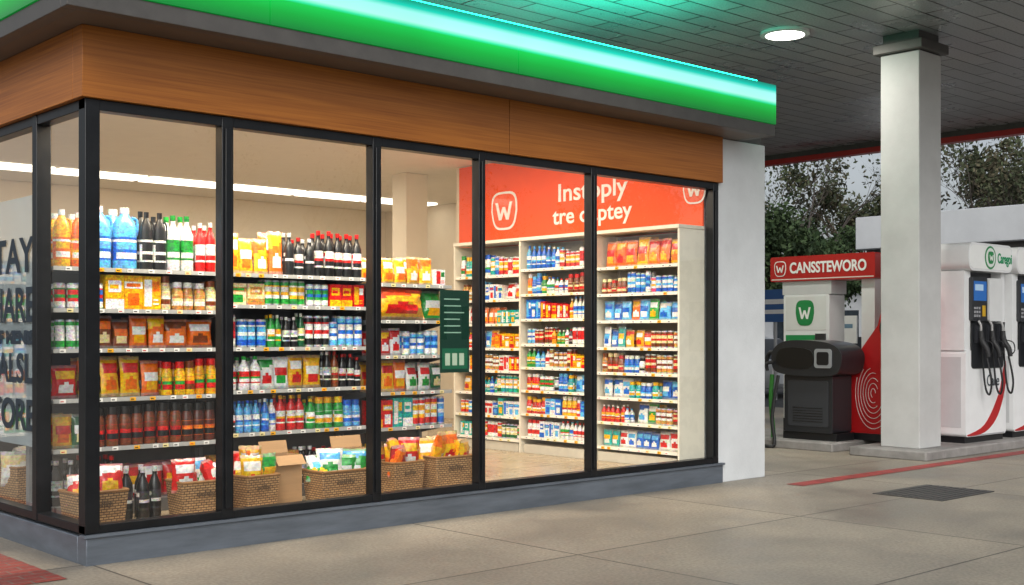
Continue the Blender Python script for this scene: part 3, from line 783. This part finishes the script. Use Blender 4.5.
def fuel_pump(loc, rz, w=1.1, brand='Caregoi', badge=H('1f8a4a')):
    e = empty('fuel_pump', loc, rz)
    d = .5
    b = MB()
    b.box(.03, w - .03, .03, d - .03, 0, .08, pk)
    b.prism(round_rect(0, w, .08, 1.18, .05), 0, d, pw)
    b.box(.0, .16, .02, d - .02, 1.181, 2.2, pw)
    b.box(w - .1, w, .02, d - .02, 1.181, 2.2, pw)
    b.box(.1605, w - .1005, .16, d - .16, 1.181, 2.2, H('3a3c40'))
    b.prism(round_rect(-.04, w + .06, 2.2, 2.56, .12), -.06, d + .06, pw)
    b.prism(round_rect(-.01, w + .03, 2.23, 2.53, .1), -.064, -.0605, H('eef0ee'))
    b.prism(round_rect(.12, .52, 1.56, 2.12, .03), -.03, .159, H('2a2c30'))
    b.box(.15, .49, -.034, -.0305, 1.82, 2.07, H('2c6fc0'))
    b.box(.18, .40, -.036, -.0345, 1.95, 2.03, H('b8d8f4'))
    for i in range(3):
        for j in range(3): b.box(.16 + i * .06, .195 + i * .06, -.038, -.0305, 1.61 + j * .05, 1.64 + j * .05, pg)
    b.box(.38, .46, -.036, -.0305, 1.62, 1.76, H('c8a020'))
    b.prism(round_rect(.6, .96, 1.56, 2.12, .03), -.02, .159, H('d8dada'))
    b.prism(round_rect(.14, w - .1, .95, 1.53, .05), -.012, -.0005, H('1a1c20'))
    sw = smooth_poly([(w * .02, .1), (w * .45, .22), (w * .80, .60), (w * .97, 1.05), (w * .98, .72), (w * .78, .32), (w * .45, .12)], 5)
    b.prism(sw, -.005, -.0005, H('b01f22'))
    b.box(w * .05, w * .95, -.003, -.0005, .085, .1, pg)
    b.box(-.004, -.0005, .06, d - .06, .2, 1.1, H('c4c6c8'))
    disc(b, w * .48, 2.38, .15, -.068, -.0645, badge); disc(b, w * .48, 2.38, .125, -.0705, -.0685, H('e8ece8'))
    shield(b, w * .48, 2.38, .15, .16, -.0706, badge, inner=badge)
    b.build('cabinet', M_gen, e, bevel=.006)
    n = MB()
    for i in range(3):
        x = .26 + i * (w - .5) / 2
        n.box(x - .06, x + .06, -.05, -.013, 1.28, 1.5, H('22242a'))
        nozzle(n, x, 1.25, -.07, 1.15)
        n.tube([(x, -.15, 1.1), (x + .02, -.2, .8), (x + .05, -.16, .62), (x + .09, -.08, .75), (x + .10, -.03, 1.3), (x + .10, -.04, 1.55)], .013, H('18191c'), 8)
    n.build('nozzles_and_hoses', M_rub, e)
    text('brand_text', brand, .13, (w * .52 + .15, -.068, 2.32), RF, M_txtg, e, width=w * .36, off=.004)
    text('brand_text', brand[:4], .15, (w * .5, -.008, .72), RF, M_txtd, e, width=w * .3)
    return e
fuel_pump((11.3, -.22, .12), 0, 1.1, 'Caregoi')
fuel_pump((12.62, -.22, .12), 0, 1.1, 'Cansto', badge=H('b8201c'))

e = empty('fuel_pump', (11.2, 2.66, .12), -math.pi / 2)
b = MB()
b.prism(round_rect(0, 1.68, 2.14, 2.49, .03), -.04, .4, H('b3201e'))
b.box(0.02, 1.66, -.043, -.041, 2.16, 2.175, H('e0d8d0'))
b.box(.18, .98, .0, .38, 1.95, 2.138, H('c8cacb'))
b.prism(round_rect(.2, .95, 0.0, 1.949, .03), 0, .38, pw)
b.box(1.42, 1.62, .05, .3, 0.0, 2.138, pw)
b.box(.24, .9, -.006, -.0005, 1.45, 1.92, H('d8dad8'))
b.box(.24, .72, -.008, -.0005, .98, 1.38, H('18884a'))
for i in range(4): b.box(.29, .29 + U(.2, .38), -.01, -.0082, 1.28 - i * .075, 1.305 - i * .075, H('d8ecdc'))
b.box(.74, .9, -.03, -.0005, .95, 1.4, H('2a2c30'))
shield(b, .56, 1.69, .3, .36, -.006, H('1b8446'), inner=H('1b8446'))
shield(b, .17, 2.32, .2, .22, -.04, (.85, .85, .83), inner=H('b3201e'))
b.box(.2, .95, -.01, -.0005, .02, .2, pk)
b.box(.24, .6, -.006, -.0005, .3, .86, H('c0c4c6'))
b.build('cabinet', M_gen, e, bevel=.006)
text('header_text', 'CANSSTEWORO', .15, (.33, -.046, 2.255), RF, M_txtw, e, width=1.22, off=.006)

e = empty('fuel_dispenser', (10.85, 1.42, .12), -math.pi / 2)
b = MB()
b.prism([(.12, 0), (1.25, 0), (1.25, 2.1), (.84, 2.1), (.76, 1.85), (.66, 1.5), (.44, 1.22), (.24, .9), (.15, .5)], 0, .42, H('b81d20'))
b.prism([(.06, -.0), (1.27, -.0), (1.27, .09), (.06, .09)], -.03, .45, pk)
for k in range(7):
    pts = []
    for i in range(26):
        a = i / 25 * (4.4 + .3 * (k % 2)) + k * .45; rr = (.035 + k * .04)
        pts.append((.60 + rr * math.cos(a) * .95, -.003, .62 + rr * math.sin(a) * 1.7))
    b.tube(pts, .0045, (.75, .72, .7), 5, False)
b.prism(smooth_poly([(.70, 1.45), (.78, 1.3), (.94, 1.35), (1.0, 1.6), (.98, 1.72), (.84, 1.7), (.74, 1.6)], 4), -.02, -.0005, H('101114'))
disc(b, .98, 1.95, .2, -.012, -.0005, (.8, .8, .8)); shield(b, .98, 1.95, .28, .3, -.0125, H('b3201e'), inner=H('b3201e'))
b.build('cabinet', M_gen, e, bevel=.008)

e = empty('air_and_water_unit', (10.3, 1.88, .12), -math.pi / 2)
b = MB(); dk = H('24262a'); dk2 = H('34373c')
b.box(.02, .84, .03, .45, 0, .1, pk)
b.prism(round_rect(.06, .80, .1, .86, .03), 0, .45, dk)
b.prism(smooth_poly([(-.04, .90), (.2, .85), (.6, .84), (.88, .87), (.97, 1.0), (.96, 1.16), (.80, 1.27), (.45, 1.31), (.12, 1.30), (-.06, 1.2), (-.10, 1.04)], 5), -.07, .48, dk)
b.prism(smooth_poly([(.02, .98), (.5, .95), (.52, 1.18), (.06, 1.2)], 4), -.08, -.0705, H('0d0e10'))
b.prism(round_rect(.58, .84, .95, 1.2, .04), -.085, -.0705, H('8d9094'))
b.prism(round_rect(.62, .80, .99, 1.16, .03), -.09, -.0851, H('15161a'))
b.prism(round_rect(.12, .74, .18, .78, .03), -.008, -.0005, dk2)
for i in range(6): b.box(.2, .66, -.012, -.0082, .24 + i * .035, .252 + i * .035, pk)
b.build('cabinet', M_gen, e, bevel=.01)
n = MB()
n.tube([(-.05, -.1, 1.02), (-.16, -.16, .95), (-.2, -.2, .6), (-.2, -.22, .2), (-.14, -.26, -.06), (-.02, -.3, -.09), (.08, -.25, -.06), (-.02, -.16, .3), (.0, -.05, .84)], .024, pk, 10)
n.tube([(-.12, -.02, .85), (-.14, -.02, .5), (-.12, 0, .1), (-.12, .0, -.0)], .03, H('2e7a2c'), 10)
n.tube([(-.0, .0, 1.1), (-.14, -.04, 1.14), (-.2, -.04, 1.0), (-.18, -.04, .9)], [.03, .03, .025, .02], pk, 10)
n.build('hose', M_rub, e)

# ------------------------------------------------------------------ background: service building, cars, signs
SB = empty('service_building')
M_pale = mat('pale_cladding', (0.52, 0.54, 0.56), 0.6, var=0.08, scale=1)
M_wallg = mat('grey_wall', (0.40, 0.41, 0.42), 0.8, var=0.1)
M_dwin = mat('dark_window', (0.03, 0.04, 0.05), 0.12, var=0.2)
box('roof_fascia', 26, 40, -22, 10.5, 3.83, 4.72, M_pale, SB, .03)
box('fascia_shadow_gap', 26.25, 39.8, -21.8, 10.3, 3.7, 3.829, M_trim, SB)
box('rear_wall', 31, 31.3, -21, 9.5, 0, 3.69, M_wallg, SB)
wb = MB()
for i in range(10):
    y = 8.6 - i * 3; wb.box(30.96, 30.999, y - 2.0, y, .9, 2.7, bl)
wb.build('windows', M_dwin, SB)
cb = MB()
for i in range(8): cb.box(26.4, 26.75, 9.7 - i * 4.2, 10.05 - i * 4.2, 0, 3.699, (.6, .6, .6))
cb.build('posts', M_pale, SB)
HB = empty('white_house')
box('walls', 44, 54, 14, 30, 0, 3.6, M_pale, HB)
rp = MB(); rp.M = Matrix.Translation((49, 22, 3.6))
rp.add([(-5.5, -8.5, 0), (5.5, -8.5, 0), (5.5, 8.5, 0), (-5.5, 8.5, 0), (0, -7, 1.6), (0, 7, 1.6)], [(0, 1, 4), (1, 2, 5, 4), (2, 3, 5), (3, 0, 4, 5), (3, 2, 1, 0)], (.2, .2, .2))
rp.build('roof', M_roof, HB)
wb = MB()
for i in range(5): wb.box(43.96, 43.999, 15.5 + i * 3, 17 + i * 3, 1.2, 2.6, bl)
wb.build('windows', M_dwin, HB)

def car(loc, rz, col):
    e = empty('parked_car', loc, rz)
    b = MB()
    st = [(-2.2, .35, .62, .70), (-2.1, .25, .80, .80), (-1.5, .2, .92, .88), (-.9, .2, .97, .9), (0, .2, .96, .9), (.9, .2, .95, .9), (1.5, .2, .90, .88), (2.05, .25, .76, .82), (2.2, .38, .58, .7)]
    vs = []; fs = []
    for x, z0, z1, hw in st:
        vs += [(x, -hw * .9, z0), (x, -hw, z0 + .15), (x, -hw, z1 - .12), (x, -hw * .9, z1), (x, hw * .9, z1), (x, hw, z1 - .12), (x, hw, z0 + .15), (x, hw * .9, z0)]
    for i in range(len(st) - 1):
        for k in range(8): fs.append((i * 8 + k, i * 8 + (k + 1) % 8, (i + 1) * 8 + (k + 1) % 8, (i + 1) * 8 + k))
    fs += [tuple(range(8)), tuple((len(st) - 1) * 8 + k for k in range(7, -1, -1))]
    b.add(vs, fs, col, True)
    cab = [(-1.55, .9, .8), (-.95, 1.40, .62), (-.3, 1.46, .62), (.45, 1.42, .62), (1.15, .92, .78)]
    vs = []; fs = []; cs = []
    for x, z, hw in cab: vs += [(x, -hw if z > 1 else -.82, z), (x, hw if z > 1 else .82, z), (x, -.84, .93), (x, .84, .93)]
    for i in range(4):
        a, c = i * 4, i * 4 + 4
        fs.append((a, c, c + 1, a + 1)); cs.append(col if i in (1, 2) else H('15191d'))
        fs.append((a + 2, c + 2, c, a)); cs.append(H('15191d'))
        fs.append((a + 1, c + 1, c + 3, a + 3)); cs.append(H('15191d'))
    b.add(vs, fs, cs, False)
    for sx in (-1.35, 1.35):
        for sy in (-1, 1):
            o = b.M; b.M = Matrix.Translation((sx, sy * .82, .32)) @ Matrix.Rotation(-sy * math.pi / 2, 4, 'X')
            b.lathe(0, 0, -.1, [(.32, 0, pk), (.33, .02, pk), (.33, .18, pk), (.22, .2, pg), (.05, .19, pg)], 20)
            b.M = o
    for sy in (-.62, .62):
        b.box(2.1, 2.2, sy - .15, sy + .15, .58, .70, H('e8e8e0')); b.box(-2.2, -2.1, sy - .15, sy + .15, .62, .74, H('a01818'))
    b.build('car_body', M_gen, e)
car((21.6, 11.2, 0), math.radians(80), H('b8bcc0'))
car((23.0, 8.4, 0), math.radians(95), H('c4c8cc'))
car((27.8, 9.0, 0), math.radians(90), H('c8cacc'))
car((29.0, 13.0, 0), math.radians(10), H('4a5c74'))

def sign_board(name, loc, rz, w, z0, z1, col, col2):
    e = empty(name, loc, rz); b = MB()
    b.tube([(0, .05, 0), (0, .05, z1)], .04, pg, 10, False)
    b.box(-w / 2, w / 2, -.03, .0, z0, z1, col)
    b.box(-w / 2 + .08, w / 2 - .08, -.034, -.031, z0 + (z1 - z0) * .55, z0 + (z1 - z0) * .7, col2)
    b.box(-w / 2 + .08, w / 2 - .3, -.034, -.031, z0 + (z1 - z0) * .25, z0 + (z1 - z0) * .38, col2)
    b.build('sign_panel', M_gen, e)
sign_board('roadside_sign', (20.0, 8.9, 0), -math.pi / 2 - .2, 1.5, 1.8, 2.55, H('2a5a98'), (.8, .8, .8))
sign_board('notice_board', (16.0, 4.45, 0), -math.pi / 2, .42, 1.35, 1.85, H('e4e6e6'), H('6a8aa0'))

# ------------------------------------------------------------------ trees
def make_tree(seed, h, spread, nleaf, lsize, cols, kids=(1, 2), low=0.3, bark='5a4c40', lv0=4, rk=.022, frac=.45):
    rng = random.Random(seed)
    b = MB(); b.m = 0
    bark = H(bark)
    tips = []
    def branch(p, d, L, r, lv):
        n = 4; pts = [p]; rs = [r]; q = p.copy(); dd = d.copy()
        for i in range(n):
            dd = (dd + Vector((rng.uniform(-1, 1), rng.uniform(-1, 1), rng.uniform(-.3, .7))) * .18).normalized()
            q = q + dd * L / n; pts.append(q.copy()); rs.append(r * (1 - .55 * (i + 1) / n))
            if lv > 0 and i >= 1:
                for _ in range(rng.choice(kids) if lv < lv0 else 2):
                    a = rng.uniform(0, 6.28)
                    side = Vector((math.cos(a), math.sin(a), rng.uniform(.1, .8))).normalized()
                    branch(q, (dd * .55 + side * spread).normalized(), L * rng.uniform(.5, .75), rs[-1] * .62, lv - 1)
        b.tube([tuple(x) for x in pts], rs, bark, 4 if lv < 3 else 8, False)
        if lv <= 1: tips.extend(pts[2:])
    branch(Vector((0, 0, 0)), Vector((0, 0, 1)), h * .5, h * rk, lv0)
    b.m = 1
    rng.shuffle(tips)
    clump = {}
    use = tips[:max(20, int(len(tips) * frac))]
    for i in range(nleaf):
        k = rng.randrange(len(use)); t = use[k]
        if t.z < h * low: continue
        if k not in clump: clump[k] = (rng.choice(cols), rng.uniform(.6, 1.25))
        c, br = clump[k]
        p = t + Vector((rng.gauss(0, 1), rng.gauss(0, 1), rng.gauss(0, .8))) * h * .03
        s = lsize * rng.uniform(.6, 1.3)
        a = Vector((rng.uniform(-1, 1), rng.uniform(-1, 1), rng.uniform(-1, 1))).normalized()
        c2 = a.cross(Vector((rng.uniform(-1, 1), rng.uniform(-1, 1), rng.uniform(-1, 1)))).normalized()
        b.add([tuple(p - a * s), tuple(p + c2 * s * .5), tuple(p + a * s), tuple(p - c2 * s * .5)], [(0, 1, 2, 3)], tuple(x * br for x in c))
    o = b.build('tree', [M_rub, M_leaf]); me = o.data
    bpy.data.objects.remove(o)
    return me
DGc = [(.045, .075, .03), (.06, .095, .04), (.03, .055, .024)]
GGc = [(.07, .09, .045), (.09, .10, .055), (.05, .065, .035), (.10, .09, .055)]
T_dense = make_tree(3, 5.2, .9, 12000, .10, DGc, low=.15)
T_bare = make_tree(5, 9.5, .6, 500, .09, GGc, kids=(0, 1, 1, 2), bark='3c3530', lv0=5, rk=.022)
T_bare2 = make_tree(12, 9.5, .75, 900, .09, GGc, kids=(0, 1, 1, 1, 2), bark='443b34', lv0=5, rk=.022)
T_mid = make_tree(9, 9.5, .75, 7000, .12, GGc, kids=(0, 1, 1, 2), frac=.55)
def tree(name, me, x, y, s=1, rz=0):
    o = bpy.data.objects.new(name, me); coll.objects.link(o); o.location = (x, y, 0); o.scale = (s, s, s); o.rotation_euler = (0, 0, rz)
def at(px_k, t):
    return (-3.266 + t * (.6729 + .7397 * px_k), -7.681 + t * (.7397 - .6729 * px_k))
for k, t, me, s, rz, nm in ((.205, 38, T_dense, .98, 0, 'evergreen_tree'), (.24, 42, T_dense, .95, 2, 'evergreen_tree'), (.265, 46, T_bare, .95, 1, 'bare_tree'), (.29, 54, T_mid, .98, 3, 'eucalyptus_tree'),
                            (.405, 48, T_mid, 1.0, 1, 'eucalyptus_tree'), (.365, 46, T_bare, .92, 4, 'bare_tree'), (.44, 54, T_mid, 1.05, 3, 'eucalyptus_tree'), (.23, 56, T_bare2, .98, 5, 'bare_tree'), (.385, 58, T_bare2, 1.1, 2, 'bare_tree')):
    x, y = at(k, t); tree(nm, me, x, y, s, rz)
for i in range(8):
    tree('street_tree', random.choice((T_mid, T_bare, T_bare2)), 6 + i * 8 + U(-1, 1), -36 - U(0, 9) + i * .8, U(.8, 1.1), U(0, 6))
for i in range(3):
    tree('street_tree', random.choice((T_mid, T_bare)), -36 - U(0, 6), -8 + i * 12, U(.9, 1.1), U(0, 6))
ob = empty('opposite_building', (0, 0, 0))
box('walls', 10, 60, -62, -54, 0, 5, M_wallg, ob)
wb = MB()
for i in range(14): wb.box(12 + i * 3.3, 14 + i * 3.3, -53.99, -53.95, 1.2, 3.4, bl)
wb.build('windows', M_dwin, ob)
hb = MB(); rg = random.Random(4)
for i in range(6000):
    t = rg.random(); k = .12 + .40 * t; x, y = at(k, 66 + rg.uniform(0, 5))
    hh = 2.8 + .7 * math.sin(t * 17) + .6 * math.sin(t * 41 + 1)
    z = rg.random() ** .8 * hh; s = rg.uniform(.18, .4)
    p = Vector((x, y, z)); a = Vector((rg.uniform(-1, 1), rg.uniform(-1, 1), rg.uniform(-1, 1))).normalized(); c2 = a.cross(Vector((rg.uniform(-1, 1), rg.uniform(-1, 1), 1))).normalized()
    c = rg.choice(DGc + GGc); q = .5 + .7 * (math.sin(x * .9) * math.sin(z * 1.7 + y) * .5 + .5)
    hb.add([tuple(p - a * s), tuple(p + c2 * s * .6), tuple(p + a * s), tuple(p - c2 * s * .6)], [(0, 1, 2, 3)], tuple(v * q for v in c))
hb.build('distant_tree_row', M_leaf)

# ------------------------------------------------------------------ world, sun, camera
w = bpy.data.worlds.new('World'); scene.world = w; w.use_nodes = True
N, L = w.node_tree.nodes, w.node_tree.links
sky = N.new('ShaderNodeTexSky'); sky.sky_type = 'NISHITA'; sky.sun_disc = False
sunpos = Vector((-.62, -.66, .62)).normalized()
sky.sun_elevation = math.asin(sunpos.z); sky.sun_rotation = math.atan2(sunpos.x, sunpos.y) % (2 * math.pi)
sky.dust_density = 4.0; sky.air_density = 1.0
hs = N.new('ShaderNodeHueSaturation'); hs.inputs['Saturation'].default_value = 0.28
L.new(sky.outputs[0], hs.inputs['Color'])
# soft overcast cloud variation
tcw = N.new('ShaderNodeTexCoord'); mpw = N.new('ShaderNodeMapping'); mpw.inputs['Scale'].default_value = (1, 1, 4)
nw = N.new('ShaderNodeTexNoise'); nw.inputs['Scale'].default_value = 2.5; nw.inputs['Detail'].default_value = 5
L.new(tcw.outputs['Generated'], mpw.inputs['Vector']); L.new(mpw.outputs[0], nw.inputs['Vector'])
rw = N.new('ShaderNodeValToRGB'); rw.color_ramp.elements[0].position = .35; rw.color_ramp.elements[1].position = .65
rw.color_ramp.elements[0].color = (.80, .83, .86, 1); rw.color_ramp.elements[1].color = (1.08, 1.08, 1.08, 1)
L.new(nw.outputs['Fac'], rw.inputs['Fac'])
mw = N.new('ShaderNodeMix'); mw.data_type = 'RGBA'; mw.blend_type = 'MULTIPLY'; mw.inputs['Factor'].default_value = 1
L.new(hs.outputs[0], mw.inputs['A']); L.new(rw.outputs[0], mw.inputs['B'])
L.new(mw.outputs['Result'], N['Background'].inputs['Color'])
N['Background'].inputs['Strength'].default_value = 0.14
sl = bpy.data.lights.new('sun', 'SUN'); sl.energy = 1.1; sl.angle = math.radians(25); sl.color = (1, .96, .9)
so = bpy.data.objects.new('sun', sl); coll.objects.link(so)
so.rotation_euler = sunpos.to_track_quat('Z', 'Y').to_euler()

cam = bpy.data.cameras.new('camera'); co = bpy.data.objects.new('camera', cam); coll.objects.link(co)
co.location = (-3.266, -7.681, 1.5); co.rotation_euler = (math.pi / 2, 0, -math.atan2(.6729, .7397))
cam.sensor_width = 36; cam.lens = 42.47; cam.shift_y = .0415; cam.clip_end = 1500; cam.clip_start = .05
scene.camera = co
scene.view_settings.view_transform = 'Standard'
try: scene.view_settings.look = 'None'
except Exception: pass
scene.view_settings.exposure = 0
